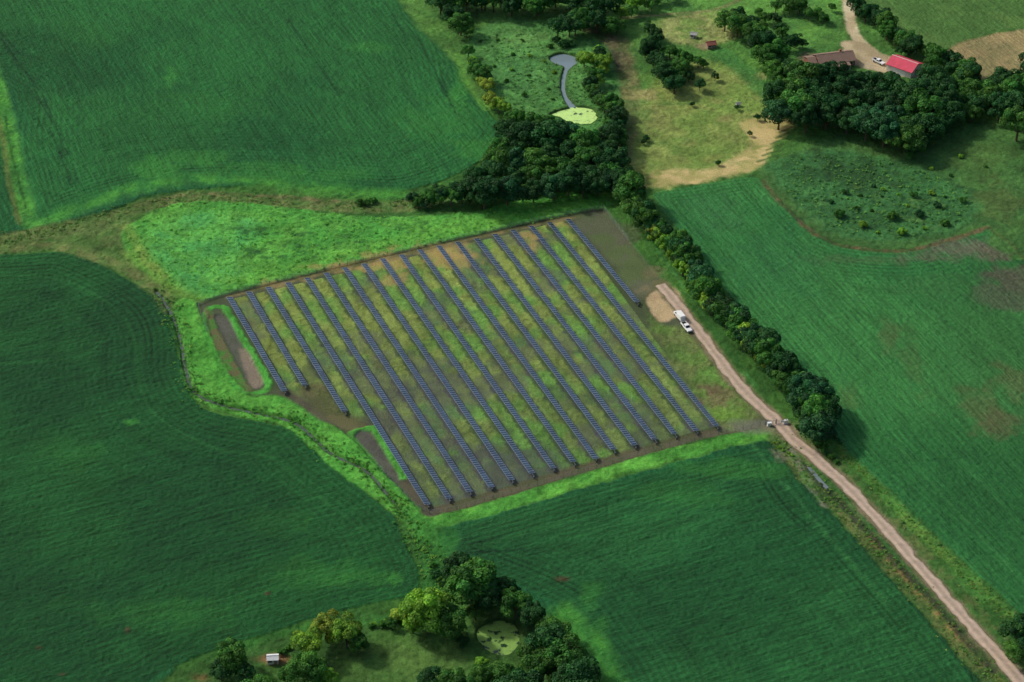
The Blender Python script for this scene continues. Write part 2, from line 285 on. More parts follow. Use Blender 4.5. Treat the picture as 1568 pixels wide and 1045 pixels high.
poly([(1330,-60),(1960,-160),(1960,10),(1568,42),(1440,76),(1350,40)],(80,120,56),(68,110,50),soft=1.2,amp=2,h=.3,crop=0,ns=20)
poly([(1446,82),(1560,46),(1960,0),(1960,120),(1568,112),(1500,122)],(150,136,98),(134,128,90),soft=1,amp=1.5,h=.1,crop=0,ns=10)
poly([(1160,268),(1215,238),(1300,198),(1450,190),(1568,190),(1960,230),(1960,420),(1560,394),(1512,350),(1450,366),(1380,382),(1290,376),(1236,350)],(54,98,46),(66,112,52),soft=2,amp=3,h=.3,crop=2,ns=10)
poly([(1180,250),(1290,232),(1400,256),(1490,300),(1480,345),(1380,368),(1290,360),(1215,310)],(54,110,58),(46,98,52),soft=3,amp=5,ns=6,h=.4)
blob(1290,262,60,26,(36,74,40),op=.85,rag=1.2); blob(1330,276,50,22,(42,82,44),op=.7)
for _ in range(50): blob(random.uniform(1230,1490),random.uniform(285,360),random.uniform(5,16),random.uniform(2,6),random.choice([(78,134,68),(38,86,48),(88,132,64),(44,92,50)]),op=.5,rag=2)
blob(1500,240,60,26,(74,110,50),op=.6); blob(1540,310,40,26,(84,108,56),op=.6,rag=2); blob(1400,235,60,10,(68,108,52),op=.6)
line([(1168,278),(1200,316),(1240,354),(1290,378),(1380,386),(1450,370),(1512,350)],2.2,(102,90,66),(66,88,48),soft=.8,amp=1.5,ns=3)
line([(1512,350),(1545,372),(1570,400)],1.2,(70,92,46),op=.8)
line([(1298,-30),(1300,20),(1308,52),(1330,78),(1352,92)],5,(202,190,168),(182,166,142),soft=1,amp=1.2,crop=-1,h=0.02)
poly([(1290,66),(1325,66),(1352,84),(1400,100),(1408,120),(1350,112),(1300,96)],(184,168,144),(158,144,120),soft=1,amp=2,crop=-1,h=0.02)
blob(1080,72,18,8,(146,130,104),op=.8,crop=-1); blob(1235,90,10,12,(118,104,90),op=.8)
pond1=[(842,88),(862,82),(884,89),(881,98),(871,106),(867,116),(865,130),(868,146),(878,158),(886,168),(876,168),(865,154),(859,134),(861,114),(864,102),(848,97)]
pond2=[(842,176),(862,168),(886,164),(908,168),(914,180),(902,190),(876,188),(858,180)]
pond3=[(730,966),(748,954),(772,950),(792,962),(794,984),(778,1002),(756,1000),(736,984)]
for p in (pond1,pond2,pond3):
    line(p,2.0,(52,80,36),soft=1,amp=1,closed=True,op=.8); carve(p,1.0,1.1,True,True)
dit=[(1238,716),(1256,738),(1268,750)]
# ---- relief
c01=K[:,0]+K[:,1]
Z+=c01*(0.28*(fbm(PX,PY,1.0,2,1)-.5)*2)+K[:,2]*((fbm(PX,PY,1.5,3,2)-.5)*.85)+0.05*(n1)
C*=(1+0.24*n60*c01+0.24*n20*c01)[:,None].astype(np.float32)
C*=(1+0.7*n4*K[:,2]+0.25*n4)[:,None].astype(np.float32)
st=fbm(UU,VV*0.08,1.1,2,5)-.5; st2=fbm(UU*.08,VV,1.1,2,5)-.5
C*=(1+K[:,0]*st*.34+K[:,1]*st2*.34)[:,None].astype(np.float32)
lum=C@np.array([.25,.65,.1],np.float32); C=C*.92+lum[:,None]*.08  # mix toward grey: mutes saturation and stands in for haze
C=np.clip(C,0.002,.8)
me=bpy.data.meshes.new("ground"); me.vertices.add(NP)
V=np.empty((NP,3),np.float32); V[:,0]=PX;V[:,1]=PY;V[:,2]=Z
me.vertices.foreach_set("co",V.ravel())
I=np.arange(NX*NY).reshape(NY,NX); Q=np.stack([I[:-1,:-1],I[:-1,1:],I[1:,1:],I[1:,:-1]],-1).reshape(-1,4)
nq=len(Q); me.loops.add(nq*4); me.loops.foreach_set("vertex_index",Q.ravel().astype(np.int32))
me.polygons.add(nq); me.polygons.foreach_set("loop_start",np.arange(0,nq*4,4,dtype=np.int32)); me.polygons.foreach_set("loop_total",np.full(nq,4,np.int32))
me.update(); me.polygons.foreach_set("use_smooth",np.ones(nq,bool))
for nm,A in (("cover",C),("kind",K)):
    a=me.color_attributes.new(nm,'FLOAT_COLOR','POINT'); B=np.ones((NP,4),np.float32); B[:,:3]=A; a.data.foreach_set("color",B.ravel())
go=bpy.data.objects.new("ground",me); S.collection.objects.link(go)
# ------------------------------------------------------------ materials
class MT:
    def __init__(s,name):
        s.m=bpy.data.materials.new(name); s.m.use_nodes=True; s.t=s.m.node_tree; s.b=s.t.nodes["Principled BSDF"]; s.o=s.t.nodes["Material Output"]
    def n(s,ty,**kw):
        x=s.t.nodes.new(ty)
        for k,v in kw.items(): setattr(x,k,v)
        return x
    def l(s,a,b): s.t.links.new(a,b)
    def math(s,op,a,b=None):
        x=s.n("ShaderNodeMath",operation=op)
        for i,v in enumerate((a,b)):
            if v is None: continue
            if isinstance(v,(int,float)): x.inputs[i].default_value=v
            else: s.l(v,x.inputs[i])
        return x.outputs[0]
    def noise(s,scale,detail=4,rough=.6,vec=None):
        x=s.n("ShaderNodeTexNoise"); x.inputs["Scale"].default_value=scale; x.inputs["Detail"].default_value=detail; x.inputs["Roughness"].default_value=rough
        if vec is not None: s.l(vec,x.inputs["Vector"])
        return x.outputs["Fac"]
    def rng(s,v,a,b,c,d):
        x=s.n("ShaderNodeMapRange"); s.l(v,x.inputs[0])
        for i,k in enumerate((a,b,c,d)): x.inputs[i+1].default_value=k
        return x.outputs[0]
    def mul(s,col,val):
        x=s.n("ShaderNodeVectorMath",operation='SCALE'); 
        if isinstance(col,tuple): x.inputs[0].default_value=col[:3]
        else: s.l(col,x.inputs[0])
        s.l(val,x.inputs["Scale"]); return x.outputs[0]
g=MT("farmland"); A=g.n("ShaderNodeAttribute",attribute_name="cover"); Kn=g.n("ShaderNodeAttribute",attribute_name="kind")
sep=g.n("ShaderNodeSeparateColor"); g.l(Kn.outputs["Color"],sep.inputs[0]); pos=g.n("ShaderNodeNewGeometry").outputs["Position"]
def mapd(ang,sx,sy):
    r=g.n("ShaderNodeVectorRotate",rotation_type='Z_AXIS'); g.l(pos,r.inputs[0]); r.inputs["Angle"].default_value=ang
    m=g.n("ShaderNodeVectorMath",operation='MULTIPLY'); g.l(r.outputs[0],m.inputs[0]); m.inputs[1].default_value=(sx,sy,0.3); return m.outputs[0]
ang=-math.atan2(D[1],D[0])
ra=g.rng(g.noise(1.5,3,.6,mapd(ang,.08,1.0)),.3,.7,-.5,.5); rb=g.rng(g.noise(1.5,3,.6,mapd(ang,1.0,.08)),.3,.7,-.5,.5)
fine=g.rng(g.noise(1.6,4,.9,pos),.3,.7,-.5,.5)
clump=g.rng(g.noise(.5,4,.7,pos),.3,.7,-.5,.5)
rows=g.math('ADD',g.math('MULTIPLY',ra,sep.outputs[0]),g.math('MULTIPLY',rb,sep.outputs[1]))
tot=g.math('ADD',g.math('MULTIPLY',rows,.55),g.math('MULTIPLY',fine,.75))
tot=g.math('ADD',tot,g.math('MULTIPLY',g.math('MULTIPLY',clump,sep.outputs[2]),.45))
fac=g.math('MAXIMUM',g.math('ADD',tot,1.0),.2)
g.l(g.mul(A.outputs["Color"],fac),g.b.inputs["Base Color"]); g.b.inputs["Roughness"].default_value=.9; g.b.inputs["Specular IOR Level"].default_value=.15
bp=g.n("ShaderNodeBump"); bp.inputs["Strength"].default_value=.9; bp.inputs["Distance"].default_value=.4; g.l(tot,bp.inputs["Height"]); g.l(bp.outputs[0],g.b.inputs["Normal"])
me.materials.append(g.m)
def plain(name,srgb,rough=.7,nz=1.0,amt=.25,metal=0,spec=.3):
    k=MT(name); c=tuple(float(v) for v in lin(srgb)); p=k.n("ShaderNodeTexCoord").outputs["Object"]
    k.l(k.mul(c,k.rng(k.noise(nz,5,.65,p),.3,.7,1-amt,1+amt)),k.b.inputs["Base Color"])
    k.b.inputs["Roughness"].default_value=rough; k.b.inputs["Metallic"].default_value=metal; k.b.inputs["Specular IOR Level"].default_value=spec
    return k.m
m_gravel=MT("gravel"); pn=m_gravel.n("ShaderNodeNewGeometry").outputs["Position"]; at=m_gravel.n("ShaderNodeAttribute",attribute_name="rut")
v=m_gravel.math('MULTIPLY',m_gravel.rng(m_gravel.noise(.5,6,.7,pn),.3,.7,.75,1.2),at.outputs["Fac"])
m_gravel.l(m_gravel.mul(tuple(float(q) for q in lin((160,142,124))),v),m_gravel.b.inputs["Base Color"]); m_gravel.b.inputs["Roughness"].default_value=.95; m_gravel=m_gravel.m
def water(name,srgb,algae=None,amt=.5):
    k=MT(name); p=k.n("ShaderNodeNewGeometry").outputs["Position"]
    k.b.inputs["Base Color"].default_value=(*[float(v) for v in lin(srgb)],1); k.b.inputs["Roughness"].default_value=.12
    if algae:
        f=k.rng(k.noise(.35,5,.6,p),amt-.04,amt+.04,0,1); mx=k.n("ShaderNodeMix",data_type='RGBA'); k.l(f,mx.inputs[0])
        mx.inputs[6].default_value=(*[float(v) for v in lin(srgb)],1)
        k.l(k.mul(tuple(float(v) for v in lin(algae)),k.rng(k.noise(1.5,4,.7,p),.3,.7,.8,1.15)),mx.inputs[7]); k.l(mx.outputs[2],k.b.inputs["Base Color"])
        k.l(k.rng(f,0,1,.12,.8),k.b.inputs["Roughness"])
    return k.m
def new(name,vs,fs,mats,mi=None,parent=None,smooth=False):
    m=bpy.data.meshes.new(name); m.from_pydata([tuple(float(c) for c in v) for v in vs],[],fs)
    for q in mats: m.materials.append(q)
    if mi: m.polygons.foreach_set("material_index",mi)
    if smooth: m.polygons.foreach_set("use_smooth",[True]*len(m.polygons))
    o=bpy.data.objects.new(name,m); S.collection.objects.link(o)
    if parent: o.parent=parent
    return o
# ---- road strip
RP=W(sm(road,False,14)); N=len(RP)
L=[0]
for i in range(1,N): L.append(L[-1]+np.linalg.norm(RP[i]-RP[i-1]))
M_=int(L[-1]/.8); sx=np.interp(np.linspace(0,L[-1],M_),L,RP[:,0]); sy=np.interp(np.linspace(0,L[-1],M_),L,RP[:,1])
T=np.stack([np.gradient(sx),np.gradient(sy)],-1); T/=np.linalg.norm(T,axis=1)[:,None]; Nn=np.stack([-T[:,1],T[:,0]],-1)
vs=[];fs=[];rut=[]; prof=np.linspace(-1,1,11); rv=[.66,.92,1.12,1.0,.84,.76,.84,1.0,1.12,.92,.66]
jl=fbm(np.arange(M_)*1.0,np.zeros(M_),5,3,1)-.5; jr=fbm(np.arange(M_)*1.0,np.ones(M_)*50,5,3,2)-.5
for i in range(M_):
    for j,p in enumerate(prof):
        hw=2.2+(jl[i] if p<0 else jr[i])*1.8
        vs.append((sx[i]+Nn[i,0]*p*hw,sy[i]+Nn[i,1]*p*hw,.16-.10*abs(p)**2)); rut.append(rv[j])
        if i<M_-1 and j<10: a=i*11+j; fs.append((a,a+1,a+12,a+11))
ro=new("gravel_road",vs,fs,[m_gravel],smooth=True); a=ro.data.attributes.new("rut",'FLOAT','POINT'); a.data.foreach_set("value",rut)
# ---- water
def sheet(name,px,mat,z,grow=1.0):
    P=W(sm(px)); c=P.mean(0); P=c+(P-c)*grow
    return new(name,[(p[0],p[1],z) for p in P],[tuple(range(len(P)))],[mat])
sheet("pond",pond1,water("pond_water",(104,120,126)),-.35,1.03)
sheet("pond",pond2,water("algae_water",(40,60,50),(168,204,116),.40),-.33,1.08)
sheet("pond",pond3,water("duckweed_water",(36,58,36),(112,150,62),.44),-.35,1.08)
def strip(name,px,w,z,mat,closed=False):
    P=W(sm(px,False,8)); T=np.gradient(P,axis=0); T/=np.linalg.norm(T,axis=1)[:,None]; Nn=np.stack([-T[:,1],T[:,0]],-1)
    vs=[];fs=[]
    for i in range(len(P)):
        for s in(-1,1): vs.append((*(P[i]+s*Nn[i]*w/2),z))
        if i: b=2*i; fs.append((b-2,b-1,b+1,b))
    return new(name,vs,fs,[mat])
strip("creek",creek,1.5,-.45,water("creek_water",(66,78,68)))
strip("roadside_puddle",dit,1.4,.32,water("puddle_water",(96,108,110)))
# ------------------------------------------------------------ trees
fol=MT("foliage"); ta=fol.n("ShaderNodeAttribute",attribute_name="tint"); oi=fol.n("ShaderNodeObjectInfo")
mulc=fol.n("ShaderNodeMix",data_type='RGBA',blend_type='MULTIPLY'); mulc.inputs[0].default_value=1; fol.l(ta.outputs["Color"],mulc.inputs[6]); fol.l(oi.outputs["Color"],mulc.inputs[7])
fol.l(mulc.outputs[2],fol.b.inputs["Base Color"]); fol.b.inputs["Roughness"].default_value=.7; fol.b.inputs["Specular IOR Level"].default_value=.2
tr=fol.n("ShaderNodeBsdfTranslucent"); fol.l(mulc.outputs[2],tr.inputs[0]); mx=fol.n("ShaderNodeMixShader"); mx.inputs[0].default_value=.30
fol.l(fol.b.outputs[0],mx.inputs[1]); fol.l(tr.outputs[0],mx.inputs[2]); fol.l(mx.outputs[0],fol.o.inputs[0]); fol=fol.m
bark=plain("bark",(84,70,56),.9)
def treemesh(name,seed,R=5.0,flat=.85,ncl=34,lpc=190,leaf=.5,trunk=True,low=-.35):
    r=np.random.default_rng(seed)
    hc=R*1.05 if trunk else R*.45
    cl=[]
    while len(cl)<ncl:
        d=r.normal(size=3); d/=np.linalg.norm(d)
        if d[2]<low: continue
        q=r.uniform(.40,.78)
        az=math.atan2(d[1],d[0]); lob=1+.16*math.sin(2*az+seed)+.12*math.sin(3*az+seed*2.3)
        c=np.array([d[0]*R*q*lob,d[1]*R*q*lob,d[2]*R*flat*q]); cl.append((c,R*r.uniform(.20,.36)))
    cc=np.array([c for c,_ in cl]); cr=np.array([k for _,k in cl])
    pts=[];nr=[];tv=[]
    for i in range(ncl):
        d=r.normal(size=(lpc,3)); d/=np.linalg.norm(d,axis=1)[:,None]; d[:,2]=np.where(d[:,2]<-.4,-d[:,2],d[:,2])
        p=cc[i]+d*cr[i]*r.uniform(.84,1.08,(lpc,1))*np.array([1,1,.85])
        ok=np.ones(lpc,bool)
        for j in range(ncl):
            if j!=i: ok&=(np.linalg.norm(p-cc[j],axis=1)>cr[j]*.72)
        p=p[ok]; d=d[ok]; ct=r.uniform(.62,1.38); hue=r.uniform(-.12,.12)
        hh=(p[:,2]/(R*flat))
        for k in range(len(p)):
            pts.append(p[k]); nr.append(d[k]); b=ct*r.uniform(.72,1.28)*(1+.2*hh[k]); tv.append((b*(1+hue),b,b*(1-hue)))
    pts=np.array(pts);nr=np.array(nr);n=len(pts)
    nr=nr+r.normal(size=(n,3))*.32; nr/=np.linalg.norm(nr,axis=1)[:,None]
    t=np.cross(nr,r.normal(size=(n,3))); t/=np.linalg.norm(t,axis=1)[:,None]; b=np.cross(nr,t)
    s=leaf*r.uniform(.6,1.3,(n,1)); pts=pts+np.array([0,0,hc])
    c=[pts-t*s*.6,pts-b*s*.45+nr*.06,pts+t*s*.6,pts+b*s*.45+nr*.06]
    vs=np.stack(c,1).reshape(-1,3).tolist(); fs=[(4*i,4*i+1,4*i+2,4*i+3) for i in range(n)]; mi=[0]*n
    ti=[x for x in tv for _ in range(4)]
    def tube(a,b,ra,rb_):
        a=Vector(a);b=Vector(b);q=(b-a).to_track_quat('Z','Y'); o=len(vs)
        for pnt,rr in((a,ra),(b,rb_)):
            for k in range(7):
                vv=pnt+q@Vector((math.cos(k*math.tau/7)*rr,math.sin(k*math.tau/7)*rr,0)); vs.append(list(vv)); ti.append((1,1,1))
        for k in range(7): fs.append((o+k,o+(k+1)%7,o+7+(k+1)%7,o+7+k)); mi.append(1)
    if trunk:
        tube((0,0,-.3),(0,0,hc*.55),.34,.24); tube((0,0,hc*.55),(0.1,0,hc*1.1),.24,.08)
    for i in range(0,ncl,3):
        e=cc[i]+np.array([0,0,hc]); tube((0,0,hc*.45*(1 if trunk else 0)),tuple(e),.11,.03)
    m=bpy.data.meshes.new(name); m.from_pydata(vs,[],fs); m.materials.append(fol); m.materials.append(bark); m.polygons.foreach_set("material_index",mi)
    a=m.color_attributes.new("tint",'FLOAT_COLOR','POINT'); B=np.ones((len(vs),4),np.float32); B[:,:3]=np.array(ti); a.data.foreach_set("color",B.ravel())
    return m
TM=[treemesh("deciduous_tree",i+1,flat=[.8,.9,1.0,.85,.75,.95,1.1,.85][i],ncl=[34,30,38,28,36,32,30,40][i]) for i in range(8)]
BM=[treemesh("bush",40+i,R=2.0,flat=.7,ncl=14,lpc=90,leaf=.34,trunk=False,low=0.0) for i in range(4)]
DARK=(33,74,35);MID=(54,100,38);LITE=(100,142,46);OLIVE=(124,146,54);BLUEG=(36,80,46)
def tcol(c,j=.18):
    l=lin(c)*1.12*random.uniform(1-j,1+j); return (float(l[0]*random.uniform(.85,1.15)),float(l[1]),float(l[2]*.88),1)
def tree(x,y,r,c=MID,bush=False):
    k=ppm(x,y); R=r/k; mesh=random.choice(BM if bush else TM); base=2.0 if bush else 5.0; s=R/base*1.17
    hc=(base*.45 if bush else base*1.0)*s; p=G(x,y,hc)
    o=bpy.data.objects.new("bush" if bush else "deciduous_tree",mesh); S.collection.objects.link(o)
    o.location=(p[0],p[1],.05); o.rotation_euler=(0,0,random.uniform(0,6.28)); o.scale=(s,s,s*random.uniform(.9,1.1)); o.color=tcol(c)
def pip(x,y,P):
    r=False
    for i in range(len(P)):
        a=P[i];b=P[i-1]
        if (a[1]>y)!=(b[1]>y) and x<(b[0]-a[0])*(y-a[1])/(b[1]-a[1])+a[0]: r=not r
    return r
def fill(P,r0,r1,cols,dens=.95,bush=False,n=4000):
    xs_=[p[0] for p in P];ys_=[p[1] for p in P]; pl=[]
    for _ in range(n):
        x=random.uniform(min(xs_),max(xs_));y=random.uniform(min(ys_),max(ys_))
        if not pip(x,y,P): continue
        r=random.uniform(r0,r1)
        if all(((x-a)**2+((y-b)*1.35)**2)>((r+c)*dens)**2*.72 for a,b,c in pl): pl.append((x,y,r)); tree(x,y,r,random.choice(cols),bush)
def along(P,r0,r1,jit,cols,step=.8,bush=False):
    P=sm(P,False,10); acc=0; N=len(P)
    for i in range(1,N):
        a,b=P[i-1],P[i]; seg=np.linalg.norm(b-a); acc+=seg; t=i/N; r=r0+(r1-r0)*t
        while acc>r*step:
            acc-=r*step; q=a+(b-a)*random.random(); rr=r*random.uniform(.7,1.15)
            tree(q[0]+random.uniform(-jit,jit),q[1]+random.uniform(-jit,jit)*.8,rr,random.choice(cols),bush)
# central grove
fill([(772,196),(830,192),(900,208),(935,212),(952,250),(968,296),(940,290),(880,284),(830,292),(770,300),(735,302),(718,285),(752,260),(765,232)],16,28,[DARK,DARK,DARK,MID,BLUEG],.68,n=6000)
along([(640,304),(680,300),(720,292),(760,290)],11,19,4,[MID,BLUEG,DARK],.75)
along([(625,300),(650,312),(662,306)],9,10,3,[MID,BLUEG],1.0)
along([(545,303),(560,312),(575,306)],8,8,4,[MID],1.2,True)
along([(925,232),(935,262),(955,292),(975,325)],17,20,7,[DARK,MID,DARK],.6)
# hedge row
along([(966,312),(1003,350),(1040,380),(1066,422),(1092,458),(1128,492),(1165,528),(1195,560),(1225,592),(1245,630),(1262,662)],18,24,6,[MID,DARK,DARK,MID,BLUEG],.55)
along([(985,345),(1025,380),(1055,420),(1080,455),(1112,486),(1145,520),(1180,558),(1205,590)],13,18,5,[LITE,OLIVE,MID,MID],.7)  # lighter tree colours on this side paint in the hedge's sunlit highlights
along([(1230,590),(1250,615),(1265,645)],28,30,6,[DARK,BLUEG,DARK],.55)
along([(1180,565),(1210,600),(1235,645),(1262,675)],13,15,4,[DARK,MID],.8)
# marsh surroundings
along([(690,4),(700,30),(712,45)],15,17,6,[MID,DARK],.7)
along([(660,2),(720,-6),(790,2),(850,0),(930,8)],16,20,8,[MID,DARK,DARK],.6)
along([(716,70),(722,98),(742,124),(752,152),(775,172)],12,15,4,[LITE,OLIVE,MID],.8)
along([(775,175),(800,185),(835,190)],14,17,5,[MID,LITE],.75)
along([(850,50),(880,34),(910,30),(945,40)],16,16,6,[MID,DARK],.65)
along([(892,98),(915,82),(925,100),(914,120),(900,132)],12,14,6,[MID,DARK,LITE],.6)
along([(902,138),(918,150),(935,170),(950,195)],14,18,6,[MID,DARK],.58)
along([(925,185),(945,210),(950,225)],15,18,5,[MID,DARK],.7)
along([(845,60),(862,70),(880,70)],8,9,3,[DARK],1,True)
along([(980,70),(1000,85),(1020,105),(1035,125),(1010,110)],13,14,7,[MID,DARK],.65)
along([(990,55),(1000,48),(1005,62)],10,10,3,[DARK],.9)
along([(1020,70),(1045,90),(1035,108)],11,12,5,[MID],.8)
along([(1060,92),(1085,105)],9,9,4,[MID],1.1)
for a in [(1072,130,9),(1055,118,8),(990,212,5),(1160,180,5),(985,218,4),(1095,118,6),(1128,165,4),(1100,250,4),(1060,160,4),(1148,205,4)]: tree(*a,DARK)
fill([(940,0),(1000,-15),(1030,-10),(1000,8),(950,22)],9,14,[MID,LITE],.85)
# farm woods
along([(1108,35),(1130,30),(1150,42),(1160,62),(1185,75)],15,18,8,[DARK,MID],.48)
along([(1170,75),(1182,100),(1190,125)],16,18,5,[MID,DARK],.55)
along([(1185,15),(1215,5),(1240,20)],10,11,6,[MID],.8)
along([(1160,20),(1195,35),(1200,55)],8,9,5,[MID,DARK],1.1)
along([(1250,8),(1262,30),(1270,10)],7,9,6,[MID],1.1)
fill([(1184,124),(1240,118),(1300,124),(1370,134),(1440,130),(1465,165),(1438,200),(1395,218),(1340,196),(1260,188),(1192,176)],18,29,[DARK,BLUEG,DARK,DARK,MID],.60,n=7000)
for a in [(1210,112,17),(1238,116,15),(1425,125,22),(1405,215,18),(1380,205,20),(1352,196,18),(1440,185,20)]: tree(*a,DARK)
along([(1310,10),(1335,24),(1360,45),(1385,62),(1412,72)],13,15,6,[DARK,MID],.48)
along([(1425,78),(1442,92),(1475,110),(1495,122)],15,18,7,[MID,DARK],.5)
fill([(1455,125),(1500,135),(1520,150),(1490,175),(1455,165)],14,20,[DARK,MID],.62)
fill([(1515,130),(1568,118),(1650,118),(1650,195),(1560,195),(1518,172)],20,28,[DARK,DARK,MID],.62)
along([(1205,70),(1222,66),(1232,74)],9,10,3,[DARK],.8)
along([(1340,205),(1370,212),(1400,238)],7,8,5,[DARK,MID],.9)
along([(1375,77),(1395,78)],7,8,2,[DARK],1)
# marsh scrub right
fill([(1250,300),(1330,285),(1420,290),(1480,310),(1460,345),(1380,362),(1290,352)],3,11,[MID,DARK,LITE,BLUEG],2.2,True,400)
fill([(1380,225),(1480,240),(1540,260),(1450,290)],3,6,[MID,LITE],4.5,True,100)
fill([(730,60),(850,50),(850,160),(760,140)],3,6,[MID,LITE],3.4,True,200)
# bottom woods
for a in [(355,1008,24,MID),(338,1028,18,DARK),(372,1030,16,DARK),(470,985,24,LITE),(500,965,22,OLIVE),(530,972,24,LITE),(548,988,16,MID),(470,1026,26,MID),(500,1040,16,LITE),(440,1035,14,MID),
          (655,940,34,LITE),(690,955,26,MID),(632,955,18,LITE),(722,892,40,MID),(748,912,26,DARK),(700,870,24,DARK),(790,926,24,MID),(815,946,20,DARK),(775,903,18,DARK),(728,938,14,MID),
          (838,990,30,DARK),(862,1012,32,MID),(822,1026,28,MID),(880,1045,36,DARK),(770,1042,24,MID),(735,1046,22,MID),(700,1050,28,MID),(660,1042,20,DARK),(800,1060,34,DARK),(846,965,22,MID),(706,982,11,DARK),
          (1560,968,26,DARK),(1580,990,24,DARK),(1555,1000,18,MID),(780,1090,50,DARK),(880,1100,50,DARK),(680,1095,40,MID),(400,1060,26,MID),(610,942,11,OLIVE),(598,955,9,MID),(800,1000,10,MID),(738,1014,9,LITE)]: tree(*a)
along([(425,1002),(445,992)],7,7,2,[MID],1,True)
along([(560,962),(600,950),(620,930)],6,8,3,[MID,LITE],1.1,True)
along([(660,860),(668,885),(690,900)],7,9,3,[MID,DARK],1.1,True)
along([(1185,672),(1200,690),(1212,700)],3,4,3,[LITE],1.5,True)
along([(1220,655),(1240,668),(1262,690),(1285,712)],5,7,3,[MID,DARK],1.2,True)
# ---- weeds
def tufts(name,pts,h0,h1,cols):
    vs=[];fs=[];ti=[]
    for (x,y,z) in pts:
        c=lin(random.choice(cols))*GAIN*random.uniform(.8,1.4); rr=random.uniform(h0,h1)
        for _ in range(9):
            a=random.uniform(0,6.28);b=random.uniform(0,6.28); q=random.random()*rr*.8; cx=x+math.cos(a)*q; cy=y+math.sin(a)*q; cz=z+rr*random.uniform(.3,.8)
            dx,dy=math.cos(b)*rr*.4,math.sin(b)*rr*.4; t=random.uniform(-.2,.2)*rr; o=len(vs)
            vs+= [(cx-dx,cy-dy,cz-t),(cx+dy*.6,cy-dx*.6,cz+.1*rr),(cx+dx,cy+dy,cz+t),(cx-dy*.6,cy+dx*.6,cz-.1*rr)]; fs.append((o,o+1,o+2,o+3)); ti+=[(*c,1)]*4
    o=new(name,vs,fs,[fol]); a=o.data.color_attributes.new("tint",'FLOAT_COLOR','POINT'); a.data.foreach_set("color",np.array(ti,np.float32).ravel())
def zat(x,y):
    i=np.clip(np.searchsorted(xs,x),0,NX-1); j=np.clip(np.searchsorted(ys,y),0,NY-1); return float(Z[j*NX+i])
def around(px,n,wd,closed=False):
    P=W(sm(px,closed,8)); out=[]
    for _ in range(n):
        i=random.randrange(len(P)-1); t=random.random(); p=P[i]*(1-t)+P[i+1]*t; x=p[0]+random.gauss(0,wd); y=p[1]+random.gauss(0,wd); out.append((x,y,zat(x,y)-.1))
    return out
def over(px,n):
    P=W(px); out=[]
    while len(out)<n:
        x=random.uniform(P[:,0].min(),P[:,0].max()); y=random.uniform(P[:,1].min(),P[:,1].max())
        if pip(x,y,P): out.append((x,y,zat(x,y)-.15))
    return out
tufts("creek_bank_weeds",around(creek,1200,2.2),.3,.8,[(70,136,46),(58,122,44),(92,132,56),(54,110,42)])
tufts("ditch_weeds",around([(-80,388),(0,372),(100,350),(240,312),(370,306),(540,318),(680,300)],700,2.2),.3,.8,[(80,128,54),(72,116,50),(102,124,66)])
tufts("marsh_weeds",over([(716,62),(770,30),(840,36),(920,66),(944,120),(946,170),(906,200),(850,186),(780,166),(724,112)],700)+over([(1180,250),(1290,232),(1400,256),(1490,300),(1480,345),(1380,368),(1290,360),(1215,310)],900),.35,.9,[(80,132,64),(62,116,56),(90,140,66),(58,108,52)])
tufts("meadow_weeds",over(mead,1600),.3,.7,[(88,162,58),(74,148,52),(62,132,50),(104,168,62)])
tufts("verge_weeds",around(verge,600,2.0)+around([(1244,664),(1300,706),(1440,846),(1600,1000)],500,1.6),.3,.7,[(80,126,50),(102,124,66),(62,112,46)])
# ------------------------------------------------------------ mesh builder
class B:
    def __init__(s): s.v=[];s.f=[];s.m=[]
    def box(s,x0,x1,y0,y1,z0,z1,m=0,tx=0,ty=0):
        o=len(s.v)
        s.v+=[(x0,y0,z0),(x1,y0,z0),(x1,y1,z0),(x0,y1,z0),(x0+tx,y0+ty,z1),(x1-tx,y0+ty,z1),(x1-tx,y1-ty,z1),(x0+tx,y1-ty,z1)]
        for q in((3,2,1,0),(4,5,6,7),(0,1,5,4),(1,2,6,5),(2,3,7,6),(3,0,4,7)): s.f.append(tuple(o+i for i in q)); s.m.append(m)
        return s
    def face(s,pts,m=0):
        o=len(s.v); s.v+=pts; s.f.append(tuple(range(o,o+len(pts)))); s.m.append(m); return s
    def wheel(s,x,y,r,w,m):
        o=len(s.v);n=14
        for yy in(y-w/2,y+w/2):
            for k in range(n): s.v.append((x+math.cos(k*math.tau/n)*r,yy,r+math.sin(k*math.tau/n)*r))
        for k in range(n): s.f.append((o+k,o+(k+1)%n,o+n+(k+1)%n,o+n+k)); s.m.append(m)
        s.f.append(tuple(o+k for k in range(n))[::-1]); s.f.append(tuple(o+n+k for k in range(n))); s.m+=[m,m]
    def prism(s,x0,x1,prof,m=0):
        o=len(s.v);n=len(prof)
        for xx in(x0,x1):
            for p in prof: s.v.append((xx,p[0],p[1]))
        for k in range(n): s.f.append((o+k,o+(k+1)%n,o+n+(k+1)%n,o+n+k)); s.m.append(m)
        s.f.append(tuple(o+k for k in range(n))[::-1]); s.f.append(tuple(o+n+k for k in range(n))); s.m+=[m,m]
    def side(s,y0,y1,prof,m=0):
        o=len(s.v);n=len(prof)
        for yy in(y0,y1):
            for p in prof: s.v.append((p[0],yy,p[1]))
        for k in range(n): s.f.append((o+k,o+(k+1)%n,o+n+(k+1)%n,o+n+k)); s.m.append(m)
        s.f.append(tuple(o+k for k in range(n))[::-1]); s.f.append(tuple(o+n+k for k in range(n))); s.m+=[m,m]
    def out(s,name,mats,parent=None,bevel=0):
        o=new(name,s.v,s.f,mats,s.m,parent)
        if bevel:
            q=o.modifiers.new("b",'BEVEL'); q.width=bevel; q.segments=2
        return o
